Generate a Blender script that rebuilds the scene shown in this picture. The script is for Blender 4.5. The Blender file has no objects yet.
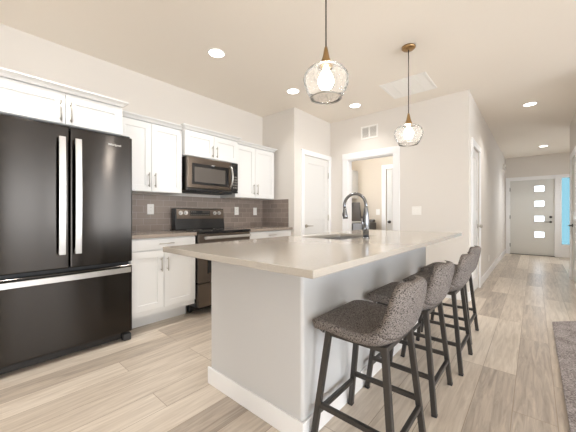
import bpy, bmesh, math, random
from mathutils import Vector, Matrix
S = bpy.context.scene
COL = S.collection
PI = math.pi

# ------------------------------------------------------------------ camera
cam_data = bpy.data.cameras.new('camera')
cam = bpy.data.objects.new('camera', cam_data)
COL.objects.link(cam)
cam.location = (0, 0, 1.103)
cam.rotation_euler = (PI / 2, 0, math.radians(40.78))
cam_data.sensor_width = 36.0
cam_data.lens = 285.3 / 576 * 36
cam_data.shift_x = -0.3 / 576
cam_data.shift_y = -1.5 / 576
cam_data.clip_start = 0.02
S.camera = cam

# ------------------------------------------------------------------ light and exposure
S.view_settings.view_transform = 'Standard'
S.view_settings.look = 'None'
S.view_settings.gamma = 1.0
S.view_settings.exposure = 0.08
S.view_settings.use_curve_mapping = False
world = bpy.data.worlds.new('daylight')
S.world = world
world.use_nodes = True
wn = world.node_tree.nodes
wn['Background'].inputs['Color'].default_value = (0.90, 0.95, 1.0, 1)
wn['Background'].inputs['Strength'].default_value = 10.0
DOWNLIGHT_W = 7.0
HALL_W = 8.0
WARM = (1.0, 0.98, 0.945)
S.cycles.use_denoising = True
S.cycles.max_bounces = 10
S.cycles.diffuse_bounces = 6
S.cycles.glossy_bounces = 5
S.cycles.transmission_bounces = 6
S.cycles.transparent_max_bounces = 12
S.cycles.caustics_reflective = False
S.cycles.caustics_refractive = False
S.cycles.sample_clamp_indirect = 6.0

def portal(name, loc, rot, sx, sy):
    l = bpy.data.lights.new(name, 'AREA')
    l.shape = 'RECTANGLE'; l.size = sx; l.size_y = sy
    l.cycles.is_portal = True
    o = bpy.data.objects.new(name, l); COL.objects.link(o)
    o.location = loc; o.rotation_euler = rot

H = 2.69                      # ceiling height
XL = -3.36                    # kitchen wall
T_ = 0.12
YR = -3.5                     # wall behind the camera
XR = 4.5                      # right wall of the living area
# daylight through the living-area windows, an added entry window and the front door's glass
portal('daylight_rear_side', (2.9, YR - 0.12, 1.35), (PI / 2, 0, 0), 1.6, 1.5)
portal('daylight_side', (XR + 0.12, 2.4, 1.35), (PI / 2, 0, PI / 2), 3.4, 1.7)
portal('daylight_patio', (XR + 0.12, -1.05, 1.15), (PI / 2, 0, PI / 2), 2.3, 2.2)
portal('daylight_added_window', (1.7 + T_ + 0.02, 8.8, 1.45), (PI / 2, 0, PI / 2), 0.8, 1.2)
portal('daylight_sidelight', (0.63, 10.30, 1.2), (PI / 2, 0, PI), 0.24, 1.8)

# ------------------------------------------------------------------ helpers
def rgb(r, g, b):             # sRGB 0-255 -> linear
    f = lambda c: (c / 255 / 12.92) if c / 255 <= 0.04045 else ((c / 255 + 0.055) / 1.055) ** 2.4
    return (f(r), f(g), f(b), 1)

def principled(name, color=(0.8, 0.8, 0.8, 1), rough=0.5, metal=0.0, coat=0.0, spec=0.5):
    m = bpy.data.materials.new(name); m.use_nodes = True
    b = m.node_tree.nodes['Principled BSDF']
    b.inputs['Base Color'].default_value = color
    b.inputs['Roughness'].default_value = rough
    b.inputs['Metallic'].default_value = metal
    b.inputs['Coat Weight'].default_value = coat
    b.inputs['Specular IOR Level'].default_value = spec
    return m, m.node_tree.nodes, m.node_tree.links, b

def node(ns, t, **kw):
    n = ns.new(t)
    for k, v in kw.items():
        if k.startswith('i_'): n.inputs[k[2:].replace('_', ' ')].default_value = v
        else: setattr(n, k, v)
    return n

def bumped(name, color, rough, scale, strength, dist=0.002, detail=4.0, **kw):
    m, ns, ls, b = principled(name, color, rough, **kw)
    tc = node(ns, 'ShaderNodeTexCoord')
    nz = node(ns, 'ShaderNodeTexNoise'); nz.inputs['Scale'].default_value = scale; nz.inputs['Detail'].default_value = detail
    bp = node(ns, 'ShaderNodeBump'); bp.inputs['Strength'].default_value = strength; bp.inputs['Distance'].default_value = dist
    ls.new(tc.outputs['Object'], nz.inputs['Vector']); ls.new(nz.outputs['Fac'], bp.inputs['Height'])
    ls.new(bp.outputs['Normal'], b.inputs['Normal'])
    return m

def mat_planks():
    m, ns, ls, b = principled('wood_planks', rough=0.32, spec=0.45)
    geo = node(ns, 'ShaderNodeNewGeometry'); sep = node(ns, 'ShaderNodeSeparateXYZ'); cmb = node(ns, 'ShaderNodeCombineXYZ')
    ls.new(geo.outputs['Position'], sep.inputs[0])
    ls.new(sep.outputs['Y'], cmb.inputs['X'])
    ad = node(ns, 'ShaderNodeMath', operation='ADD'); ad.inputs[1].default_value = 0.094
    ls.new(sep.outputs['X'], ad.inputs[0]); ls.new(ad.outputs[0], cmb.inputs['Y'])
    br = node(ns, 'ShaderNodeTexBrick'); br.offset = 0.37; br.offset_frequency = 3; br.squash = 1.0
    br.inputs['Color1'].default_value = (0, 0, 0, 1); br.inputs['Color2'].default_value = (1, 1, 1, 1)
    br.inputs['Mortar'].default_value = (0.5, 0.5, 0.5, 1)
    br.inputs['Scale'].default_value = 1.0; br.inputs['Mortar Size'].default_value = 0.0016
    br.inputs['Mortar Smooth'].default_value = 0.3; br.inputs['Bias'].default_value = 0.0
    br.inputs['Brick Width'].default_value = 1.25; br.inputs['Row Height'].default_value = 0.188
    ls.new(cmb.outputs[0], br.inputs['Vector'])
    # grain: noise stretched along the plank, shifted per plank
    mp = node(ns, 'ShaderNodeMapping'); mp.inputs['Scale'].default_value = (1.3, 16, 1)
    ls.new(cmb.outputs[0], mp.inputs['Vector'])
    off = node(ns, 'ShaderNodeVectorMath', operation='MULTIPLY_ADD')
    off.inputs[1].default_value = (7.0, 5.0, 9.0)
    ls.new(br.outputs['Color'], off.inputs[0]); ls.new(mp.outputs[0], off.inputs[2])
    n1 = node(ns, 'ShaderNodeTexNoise'); n1.inputs['Scale'].default_value = 2.2; n1.inputs['Detail'].default_value = 7; n1.inputs['Roughness'].default_value = 0.62
    n1.inputs['Distortion'].default_value = 0.8
    ls.new(off.outputs[0], n1.inputs['Vector'])
    mx = node(ns, 'ShaderNodeMix', data_type='FLOAT'); mx.inputs[0].default_value = 0.70
    ls.new(br.outputs['Color'], mx.inputs[2]); ls.new(n1.outputs['Fac'], mx.inputs[3])
    cr = node(ns, 'ShaderNodeValToRGB')
    e = cr.color_ramp.elements
    e[0].position = 0.24; e[0].color = rgb(150, 138, 127)
    e[1].position = 0.72; e[1].color = rgb(222, 211, 197)
    k = e.new(0.48); k.color = rgb(195, 182, 167)
    ls.new(mx.outputs[0], cr.inputs[0])
    seam = node(ns, 'ShaderNodeMix', data_type='RGBA'); seam.inputs[7].default_value = rgb(146, 128, 110)
    ls.new(br.outputs['Fac'], seam.inputs[0]); ls.new(cr.outputs[0], seam.inputs[6])
    ls.new(seam.outputs[2], b.inputs['Base Color'])
    bp = node(ns, 'ShaderNodeBump'); bp.inputs['Strength'].default_value = 0.12; bp.inputs['Distance'].default_value = 0.002
    ls.new(n1.outputs['Fac'], bp.inputs['Height']); ls.new(bp.outputs[0], b.inputs['Normal'])
    return m

def mat_tile():
    m, ns, ls, b = principled('grey_brown_tile', rough=0.10, spec=0.5)
    geo = node(ns, 'ShaderNodeNewGeometry'); sep = node(ns, 'ShaderNodeSeparateXYZ'); cmb = node(ns, 'ShaderNodeCombineXYZ')
    ls.new(geo.outputs['Position'], sep.inputs[0])
    ad = node(ns, 'ShaderNodeMath', operation='ADD'); ls.new(sep.outputs['X'], ad.inputs[0]); ls.new(sep.outputs['Y'], ad.inputs[1])
    zz = node(ns, 'ShaderNodeMath', operation='SUBTRACT'); zz.inputs[1].default_value = 0.914
    ls.new(sep.outputs['Z'], zz.inputs[0])
    ls.new(ad.outputs[0], cmb.inputs['X']); ls.new(zz.outputs[0], cmb.inputs['Y'])
    br = node(ns, 'ShaderNodeTexBrick'); br.offset = 0.5; br.offset_frequency = 2
    br.inputs['Color1'].default_value = rgb(136, 123, 115); br.inputs['Color2'].default_value = rgb(152, 139, 130)
    br.inputs['Mortar'].default_value = rgb(166, 154, 145)
    br.inputs['Scale'].default_value = 1.0; br.inputs['Mortar Size'].default_value = 0.0022
    br.inputs['Brick Width'].default_value = 0.152; br.inputs['Row Height'].default_value = 0.0715
    ls.new(cmb.outputs[0], br.inputs['Vector']); ls.new(br.outputs['Color'], b.inputs['Base Color'])
    ma = node(ns, 'ShaderNodeMath', operation='MULTIPLY_ADD'); ma.inputs[1].default_value = 0.5; ma.inputs[2].default_value = 0.10
    ls.new(br.outputs['Fac'], ma.inputs[0]); ls.new(ma.outputs[0], b.inputs['Roughness'])
    bp = node(ns, 'ShaderNodeBump', invert=True); bp.inputs['Strength'].default_value = 0.4; bp.inputs['Distance'].default_value = 0.002
    ls.new(br.outputs['Fac'], bp.inputs['Height']); ls.new(bp.outputs[0], b.inputs['Normal'])
    return m

def mat_tweed():
    m, ns, ls, b = principled('speckled_tweed', rough=0.95, spec=0.15)
    tc = node(ns, 'ShaderNodeTexCoord')
    n1 = node(ns, 'ShaderNodeTexNoise'); n1.inputs['Scale'].default_value = 235; n1.inputs['Detail'].default_value = 2
    n2 = node(ns, 'ShaderNodeTexNoise'); n2.inputs['Scale'].default_value = 420; n2.inputs['Detail'].default_value = 1
    ls.new(tc.outputs['Object'], n1.inputs['Vector']); ls.new(tc.outputs['Object'], n2.inputs['Vector'])
    c1 = node(ns, 'ShaderNodeValToRGB'); e = c1.color_ramp.elements
    e[0].position = 0.38; e[0].color = rgb(46, 42, 41); e[1].position = 0.53; e[1].color = rgb(142, 135, 131)
    ls.new(n1.outputs['Fac'], c1.inputs[0])
    mx = node(ns, 'ShaderNodeMix', data_type='RGBA', blend_type='OVERLAY'); mx.inputs[0].default_value = 0.5
    ls.new(c1.outputs[0], mx.inputs[6]); ls.new(n2.outputs['Fac'], mx.inputs[7])
    ls.new(mx.outputs[2], b.inputs['Base Color'])
    bp = node(ns, 'ShaderNodeBump'); bp.inputs['Strength'].default_value = 0.5; bp.inputs['Distance'].default_value = 0.002
    ls.new(n1.outputs['Fac'], bp.inputs['Height']); ls.new(bp.outputs[0], b.inputs['Normal'])
    return m

def mat_brushed(name, color, rough, aniso=0.6, bump=0.02):
    m, ns, ls, b = principled(name, color, rough, metal=1.0)
    b.inputs['Anisotropic'].default_value = aniso; b.inputs['Anisotropic Rotation'].default_value = 0.25
    tg = node(ns, 'ShaderNodeTangent', direction_type='RADIAL', axis='Z')
    ls.new(tg.outputs[0], b.inputs['Tangent'])
    tc = node(ns, 'ShaderNodeTexCoord'); mp = node(ns, 'ShaderNodeMapping'); mp.inputs['Scale'].default_value = (2, 2, 260)
    nz = node(ns, 'ShaderNodeTexNoise'); nz.inputs['Scale'].default_value = 3.0; nz.inputs['Detail'].default_value = 3
    ls.new(tc.outputs['Object'], mp.inputs[0]); ls.new(mp.outputs[0], nz.inputs['Vector'])
    bp = node(ns, 'ShaderNodeBump'); bp.inputs['Strength'].default_value = bump; bp.inputs['Distance'].default_value = 0.002
    ls.new(nz.outputs['Fac'], bp.inputs['Height']); ls.new(bp.outputs[0], b.inputs['Normal'])
    return m

def mat_quartz():
    m, ns, ls, b = principled('beige_quartz', rough=0.13, spec=1.0)
    b.inputs['IOR'].default_value = 1.6
    tc = node(ns, 'ShaderNodeTexCoord')
    nz = node(ns, 'ShaderNodeTexNoise'); nz.inputs['Scale'].default_value = 220; nz.inputs['Detail'].default_value = 3
    cr = node(ns, 'ShaderNodeValToRGB'); e = cr.color_ramp.elements
    e[0].position = 0.3; e[0].color = rgb(182, 175, 165); e[1].position = 0.7; e[1].color = rgb(192, 185, 175)
    ls.new(tc.outputs['Object'], nz.inputs['Vector']); ls.new(nz.outputs['Fac'], cr.inputs[0]); ls.new(cr.outputs[0], b.inputs['Base Color'])
    return m

def mat_pane(name, tint, gloss=0.08):
    m = bpy.data.materials.new(name); m.use_nodes = True
    ns, ls = m.node_tree.nodes, m.node_tree.links
    ns.remove(ns['Principled BSDF'])
    t = node(ns, 'ShaderNodeBsdfTransparent'); t.inputs[0].default_value = tint
    g = node(ns, 'ShaderNodeBsdfGlossy'); g.inputs['Roughness'].default_value = 0.03
    mx = node(ns, 'ShaderNodeMixShader'); mx.inputs[0].default_value = gloss
    ls.new(t.outputs[0], mx.inputs[1]); ls.new(g.outputs[0], mx.inputs[2])
    ls.new(mx.outputs[0], ns['Material Output'].inputs[0])
    return m

def mat_crackle():
    m = bpy.data.materials.new('crackled_clear_glass'); m.use_nodes = True
    ns, ls = m.node_tree.nodes, m.node_tree.links
    ns.remove(ns['Principled BSDF'])
    tc = node(ns, 'ShaderNodeTexCoord')
    vo = node(ns, 'ShaderNodeTexVoronoi', feature='DISTANCE_TO_EDGE'); vo.inputs['Scale'].default_value = 42
    nz = node(ns, 'ShaderNodeTexNoise'); nz.inputs['Scale'].default_value = 30
    ls.new(tc.outputs['Object'], nz.inputs['Vector'])
    ad = node(ns, 'ShaderNodeVectorMath', operation='MULTIPLY_ADD'); ad.inputs[1].default_value = (0.03, 0.03, 0.03)
    ls.new(nz.outputs['Color'], ad.inputs[0]); ls.new(tc.outputs['Object'], ad.inputs[2]); ls.new(ad.outputs[0], vo.inputs['Vector'])
    cr = node(ns, 'ShaderNodeValToRGB'); e = cr.color_ramp.elements
    e[0].position = 0.0; e[0].color = (1, 1, 1, 1); e[1].position = 0.05; e[1].color = (0, 0, 0, 1)
    ls.new(vo.outputs['Distance'], cr.inputs[0])
    bp = node(ns, 'ShaderNodeBump'); bp.inputs['Strength'].default_value = 0.35; bp.inputs['Distance'].default_value = 0.002
    ls.new(cr.outputs[0], bp.inputs['Height'])
    tint = node(ns, 'ShaderNodeMix', data_type='RGBA'); tint.inputs[6].default_value = (1, 1, 1, 1); tint.inputs[7].default_value = (0.80, 0.79, 0.77, 1)
    ls.new(cr.outputs[0], tint.inputs[0])
    t = node(ns, 'ShaderNodeBsdfTransparent'); ls.new(tint.outputs[2], t.inputs[0])
    g = node(ns, 'ShaderNodeBsdfGlossy'); g.inputs['Roughness'].default_value = 0.05; ls.new(bp.outputs[0], g.inputs['Normal'])
    fr = node(ns, 'ShaderNodeFresnel'); fr.inputs[0].default_value = 1.10
    mx = node(ns, 'ShaderNodeMixShader'); ls.new(fr.outputs[0], mx.inputs[0])
    ls.new(t.outputs[0], mx.inputs[1]); ls.new(g.outputs[0], mx.inputs[2])
    tr = node(ns, 'ShaderNodeBsdfTranslucent'); tr.inputs[0].default_value = (0.95, 0.94, 0.92, 1)
    fa = node(ns, 'ShaderNodeMath', operation='MULTIPLY_ADD'); fa.inputs[1].default_value = 0.035; fa.inputs[2].default_value = 0.010
    ls.new(cr.outputs[0], fa.inputs[0])
    m2 = node(ns, 'ShaderNodeMixShader'); ls.new(fa.outputs[0], m2.inputs[0]); ls.new(mx.outputs[0], m2.inputs[1]); ls.new(tr.outputs[0], m2.inputs[2])
    ls.new(m2.outputs[0], ns['Material Output'].inputs[0])
    return m

def mat_emit(name, color, strength):
    m = bpy.data.materials.new(name); m.use_nodes = True
    ns, ls = m.node_tree.nodes, m.node_tree.links
    ns.remove(ns['Principled BSDF'])
    e = node(ns, 'ShaderNodeEmission'); e.inputs[0].default_value = color; e.inputs[1].default_value = strength
    ls.new(e.outputs[0], ns['Material Output'].inputs[0])
    return m

def mat_rug():
    m, ns, ls, b = principled('grey_woven_rug', rough=1.0, spec=0.05)
    tc = node(ns, 'ShaderNodeTexCoord')
    n1 = node(ns, 'ShaderNodeTexNoise'); n1.inputs['Scale'].default_value = 90; n1.inputs['Detail'].default_value = 4
    n2 = node(ns, 'ShaderNodeTexNoise'); n2.inputs['Scale'].default_value = 9; n2.inputs['Detail'].default_value = 4
    ad = node(ns, 'ShaderNodeMix', data_type='FLOAT'); ad.inputs[0].default_value = 0.3
    ls.new(tc.outputs['Object'], n1.inputs['Vector']); ls.new(tc.outputs['Object'], n2.inputs['Vector'])
    ls.new(n1.outputs['Fac'], ad.inputs[2]); ls.new(n2.outputs['Fac'], ad.inputs[3])
    cr = node(ns, 'ShaderNodeValToRGB'); e = cr.color_ramp.elements
    e[0].position = 0.36; e[0].color = rgb(100, 93, 92); e[1].position = 0.62; e[1].color = rgb(176, 168, 166)
    ls.new(ad.outputs[0], cr.inputs[0]); ls.new(cr.outputs[0], b.inputs['Base Color'])
    bp = node(ns, 'ShaderNodeBump'); bp.inputs['Strength'].default_value = 0.6; bp.inputs['Distance'].default_value = 0.004
    ls.new(n1.outputs['Fac'], bp.inputs['Height']); ls.new(bp.outputs[0], b.inputs['Normal'])
    return m

M = {}
M['wall'] = bumped('wall_paint', rgb(223, 218, 212), 0.75, 90, 0.08)
M['ceiling'] = bumped('ceiling_paint', rgb(240, 233, 223), 0.85, 26, 0.25, 0.004)
M['trim'] = bumped('white_trim_paint', rgb(242, 242, 243), 0.32, 40, 0.01)
M['door'] = bumped('white_door_paint', rgb(226, 225, 223), 0.28, 40, 0.01)
M['frontdoor'] = bumped('front_door_paint', rgb(216, 215, 210), 0.40, 40, 0.01)
M['cabinet'] = bumped('white_cabinet_paint', rgb(226, 226, 225), 0.35, 40, 0.01)
M['island'] = bumped('island_paint', rgb(206, 206, 206), 0.60, 70, 0.06)
M['floor'] = mat_planks()
M['tile'] = mat_tile()
M['quartz'] = mat_quartz()
M['sidequartz'] = bumped('grey_brown_quartz', rgb(150, 138, 127), 0.16, 200, 0.0)
M['blacksteel'] = mat_brushed('black_stainless', (0.052, 0.047, 0.043, 1), 0.165, 0.97)
M['steel'] = bumped('satin_steel', (0.60, 0.59, 0.58, 1), 0.30, 300, 0.0, metal=1.0)
M['bronzesteel'] = mat_brushed('bronze_stainless', (0.16, 0.133, 0.112, 1), 0.28, 0.75)
M['nickel'] = bumped('brushed_nickel', (0.50, 0.47, 0.43, 1), 0.32, 300, 0.02, metal=1.0)
M['chrome'] = bumped('dark_chrome', (0.27, 0.28, 0.30, 1), 0.18, 300, 0.0, metal=1.0)
M['black'] = bumped('black_enamel', (0.012, 0.012, 0.013, 1), 0.18, 60, 0.0)
M['blackglass'] = bumped('black_glass', (0.010, 0.010, 0.011, 1), 0.05, 60, 0.0)
M['windowglass'] = bumped('oven_window_glass', (0.10, 0.088, 0.078, 1), 0.10, 60, 0.0)
M['rubber'] = bumped('dark_plastic', (0.03, 0.03, 0.032, 1), 0.5, 200, 0.1)
M['legmetal'] = bumped('gunmetal_legs', (0.075, 0.070, 0.066, 1), 0.38, 200, 0.03, metal=0.6)
M['tweed'] = mat_tweed()
M['brass'] = bumped('aged_brass', (0.42, 0.27, 0.13, 1), 0.35, 200, 0.03, metal=1.0)
M['cord'] = bumped('brown_cord', (0.045, 0.030, 0.020, 1), 0.6, 400, 0.1)
M['crackle'] = mat_crackle()
M['bulb'] = mat_emit('bulb_glow', (1, 0.95, 0.88, 1), 85.0)
M['lens'] = mat_emit('downlight_glow', (1, 0.95, 0.88, 1), 9.0)
M['plate'] = bumped('white_plastic', rgb(242, 240, 236), 0.35, 60, 0.0)
M['slot'] = bumped('grey_plastic', rgb(120, 116, 110), 0.6, 60, 0.0)  # mid grey for slots, buttons, burner rings and the sensor lens
M['doorpane'] = mat_pane('frosted_door_pane', (0.80, 0.83, 0.86, 1))
M['bluepane'] = mat_pane('blue_tinted_pane', (0.19, 0.265, 0.285, 1), 0.03)
M['graymachine'] = bumped('dark_grey_enamel', (0.085, 0.075, 0.070, 1), 0.35, 60, 0.0)
M['rug'] = mat_rug()
M['rugedge'] = bumped('beige_rug_binding', rgb(196, 182, 166), 0.9, 300, 0.3)
M['warmwall'] = bumped('utility_wall_paint', rgb(222, 212, 198), 0.75, 90, 0.08)
M['mark'] = bumped('silver_lettering', (0.80, 0.79, 0.77, 1), 0.4, 60, 0.0)
M['ventback'] = bumped('grey_vent_backing', rgb(196, 193, 188), 0.6, 60, 0.0)
M['screen'] = bumped('display_glass', (0.015, 0.017, 0.02, 1), 0.08, 60, 0.0)

class MB:
    """collects shapes in world coordinates and links them as one mesh object"""
    def __init__(s): s.bm = bmesh.new()
    def _merge(s, b):
        me = bpy.data.meshes.new('tmp'); b.to_mesh(me); b.free(); s.bm.from_mesh(me); bpy.data.meshes.remove(me)
    def box(s, x0, x1, y0, y1, z0, z1, bevel=0.0, seg=2, taper=None):
        b = bmesh.new(); bmesh.ops.create_cube(b, size=1)
        x0, x1 = min(x0, x1), max(x0, x1); y0, y1 = min(y0, y1), max(y0, y1); z0, z1 = min(z0, z1), max(z0, z1)
        for v in b.verts:
            v.co = Vector(((x0 + x1) / 2 + v.co.x * (x1 - x0), (y0 + y1) / 2 + v.co.y * (y1 - y0), (z0 + z1) / 2 + v.co.z * (z1 - z0)))
        if bevel > 0:
            bmesh.ops.bevel(b, geom=list(b.edges), offset=min(bevel, 0.49 * min(x1 - x0, y1 - y0, z1 - z0)), segments=seg, affect='EDGES', profile=0.5)
        s._merge(b); return s
    def bar(s, p0, p1, w, d=None, bevel=0.003, up=(0, 0, 1)):
        """rectangular bar from p0 to p1"""
        d = d or w
        p0, p1 = Vector(p0), Vector(p1); ax = p1 - p0; L = ax.length; z = ax.normalized()
        u = Vector(up)
        if abs(u.dot(z)) > 0.95: u = Vector((1, 0, 0))
        x = u.cross(z).normalized(); y = z.cross(x)
        b = bmesh.new(); bmesh.ops.create_cube(b, size=1)
        for v in b.verts: v.co = Vector((v.co.x * w, v.co.y * d, v.co.z * L))
        if bevel: bmesh.ops.bevel(b, geom=list(b.edges), offset=bevel, segments=2, affect='EDGES', profile=0.5)
        mt = Matrix(((x.x, y.x, z.x), (x.y, y.y, z.y), (x.z, y.z, z.z))).to_4x4(); mt.translation = (p0 + p1) / 2
        b.transform(mt); s._merge(b); return s
    def tube(s, pts, r, seg=14, cap=True):
        pts = [Vector(p) for p in pts]
        rs = r if isinstance(r, (list, tuple)) else [r] * len(pts)
        rings = []; prev = None
        for i, p in enumerate(pts):
            t = (pts[min(i + 1, len(pts) - 1)] - pts[max(i - 1, 0)]).normalized()
            if prev is None:
                a = Vector((0, 0, 1)) if abs(t.z) < 0.9 else Vector((1, 0, 0))
                n = (a - t * a.dot(t)).normalized()
            else: n = (prev - t * prev.dot(t)).normalized()
            prev = n; bnm = t.cross(n)
            rings.append([s.bm.verts.new(p + (n * math.cos(2 * PI * k / seg) + bnm * math.sin(2 * PI * k / seg)) * rs[i]) for k in range(seg)])
        for a, b in zip(rings, rings[1:]):
            for k in range(seg):
                f = s.bm.faces.new((a[k], a[(k + 1) % seg], b[(k + 1) % seg], b[k])); f.smooth = True
        if cap:
            s.bm.faces.new(rings[0][::-1]); s.bm.faces.new(rings[-1])
        return s
    def cyl(s, p0, p1, r0, r1=None, seg=24):
        return s.tube([p0, p1], [r0, r0 if r1 is None else r1], seg)
    def lathe(s, prof, c, seg=40, close=False):
        """prof: (r, z) pairs turned about the vertical through c"""
        rings = []
        for r, z in prof:
            if r < 1e-5: rings.append([s.bm.verts.new((c[0], c[1], c[2] + z))])
            else: rings.append([s.bm.verts.new((c[0] + r * math.cos(2 * PI * k / seg), c[1] + r * math.sin(2 * PI * k / seg), c[2] + z)) for k in range(seg)])
        pairs = list(zip(rings, rings[1:])) + ([(rings[-1], rings[0])] if close else [])
        for a, b in pairs:
            for k in range(seg):
                q = [a[k % len(a)], a[(k + 1) % len(a)], b[(k + 1) % len(b)], b[k % len(b)]]
                q = list(dict.fromkeys(q))
                if len(q) > 2:
                    f = s.bm.faces.new(q); f.smooth = True
        return s
    def prism(s, poly, z0, z1, axis='z', bevel=0.0):
        b = bmesh.new()
        mk = {'z': lambda u, v, w: (u, v, w), 'x': lambda u, v, w: (w, u, v), 'y': lambda u, v, w: (u, w, v)}[axis]
        lo = [b.verts.new(mk(u, v, z0)) for u, v in poly]; hi = [b.verts.new(mk(u, v, z1)) for u, v in poly]
        b.faces.new(lo[::-1]); b.faces.new(hi); n = len(poly)
        for i in range(n): b.faces.new((lo[i], lo[(i + 1) % n], hi[(i + 1) % n], hi[i]))
        bmesh.ops.recalc_face_normals(b, faces=b.faces)
        if bevel: bmesh.ops.bevel(b, geom=list(b.edges), offset=bevel, segments=2, affect='EDGES', profile=0.5)
        s._merge(b); return s
    def build(s, name, mat, parent=None, recalc=True):
        if recalc: bmesh.ops.recalc_face_normals(s.bm, faces=s.bm.faces)
        me = bpy.data.meshes.new(name)
        org = Vector(parent['_o']) if parent is not None else None
        if org is None:
            co = [v.co for v in s.bm.verts]
            org = Vector(((min(c.x for c in co) + max(c.x for c in co)) / 2, (min(c.y for c in co) + max(c.y for c in co)) / 2, min(c.z for c in co)))
            top = True
        else: top = False
        for v in s.bm.verts: v.co -= org
        s.bm.to_mesh(me); s.bm.free()
        me.materials.append(M[mat] if isinstance(mat, str) else mat)
        o = bpy.data.objects.new(name, me); COL.objects.link(o)
        o['_o'] = tuple(org)
        if top: o.location = org
        else: o.parent = parent
        return o

def tag(o, label=None, cat=None, group=None, kind=None):
    if label: o['label'] = label
    if cat: o['category'] = cat
    if group: o['group'] = group
    if kind: o['kind'] = kind
    return o

def thing(name, loc, label, cat, group=None, kind=None):
    o = bpy.data.objects.new(name, None); COL.objects.link(o); o.location = loc; o['_o'] = tuple(loc)
    o.empty_display_size = 0.1
    return tag(o, label, cat, group, kind)

def box_thing(name, mat, b, label, cat, kind='structure', bevel=0.0, group=None):
    return tag(MB().box(*b, bevel=bevel).build(name, mat), label, cat, group, kind)

def copy_thing(root, loc, rz=0.0):
    r = root.copy(); COL.objects.link(r); r.location = loc; r.rotation_euler = (0, 0, rz)
    def rec(src, dst):
        for ch in list(src.children):
            c = ch.copy(); COL.objects.link(c); c.parent = dst; rec(ch, c)
    rec(root, r)
    return r

# ================================================================== room shell
T = 0.12
tag(MB().box(-4.0, XR + T, YR - T, 10.30, -0.10, 0.0).build('floor', 'floor'), 'greige wood plank floor running from the kitchen down the hall', 'floor', kind='structure')
tag(MB().box(-4.0, XR + T, YR - T, 10.30, H, H + 0.1).build('ceiling', 'ceiling'), 'flat beige ceiling with recessed lights', 'ceiling', kind='structure')
box_thing('wall_left', 'wall', (XL - T, XL, YR - T, 3.253, 0, H), 'long beige wall behind the kitchen cabinets', 'wall')

# pantry box: return face y=3.253, door face x=-2.689 with a door opening
XP, YB, YC, XH, YD = -2.689, 3.253, 4.243, -0.631, 10.18
w = MB()
w.box(XL - T, XP, YB, YB + T, 0, H)                       # return face
w.box(XP - T, XP, YB + T, 3.480, 0, H)                    # left of door
w.box(XP - T, XP, 4.171, YC + T, 0, H)                    # right of door
w.box(XP - T, XP, 3.480, 4.171, 2.032, H)                 # above door
tag(w.build('wall_pantry', 'wall'), 'beige walls of the projecting pantry corner with the white door', 'wall', kind='structure')
w = MB()
OL, OR, OT = -2.358, -1.582, 2.011
w.box(XP, OL, YC, YC + T, 0, H); w.box(OR, XH, YC, YC + T, 0, H); w.box(OL, OR, YC, YC + T, OT, H)
tag(w.build('wall_back', 'wall'), 'beige wall with the cased opening to the utility room', 'wall', kind='structure')
HD0, HD1 = 4.475, 5.125       # closet door in the hall
w = MB()
w.box(XH - T, XH, YC + T, HD0, 0, H); w.box(XH - T, XH, HD1, YD, 0, H); w.box(XH - T, XH, HD0, HD1, 2.035, H)
tag(w.build('wall_hall_left', 'wall'), 'long hall wall left of the front door', 'wall', kind='structure')
w = MB()
w.box(XH - T, -0.528, YD, YD + T, 0, H); w.box(0.406, 0.515, YD, YD + T, 0, H); w.box(0.745, 1.7, YD, YD + T, 0, H)
w.box(-0.528, 0.406, YD, YD + T, 2.05, H); w.box(0.515, 0.745, YD, YD + T, 2.07, H); w.box(0.515, 0.745, YD, YD + T, 0, 0.30)
tag(w.build('wall_hall_end', 'wall'), 'beige end wall around the front door', 'wall', kind='structure')
XHR = 0.48
w = MB()
w.box(XHR, XHR + T, 4.40, 6.02, 0, H); w.box(XHR, XHR + T, 6.78, 7.18, 0, H); w.box(XHR, XHR + T, 6.02, 6.78, 2.035, H)
tag(w.build('wall_hall_right', 'wall'), 'narrow wall end at the right of the hall', 'wall', kind='structure')
box_thing('wall_entry_front', 'wall', (XHR + T, 1.7 + T, 7.06, 7.18, 0, H), 'entry wall behind the hall door', 'wall')
box_thing('wall_living_back', 'wall', (XHR + T, XR, 4.40, 4.40 + T, 0, H), 'living area wall beside the hall', 'wall')
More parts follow.
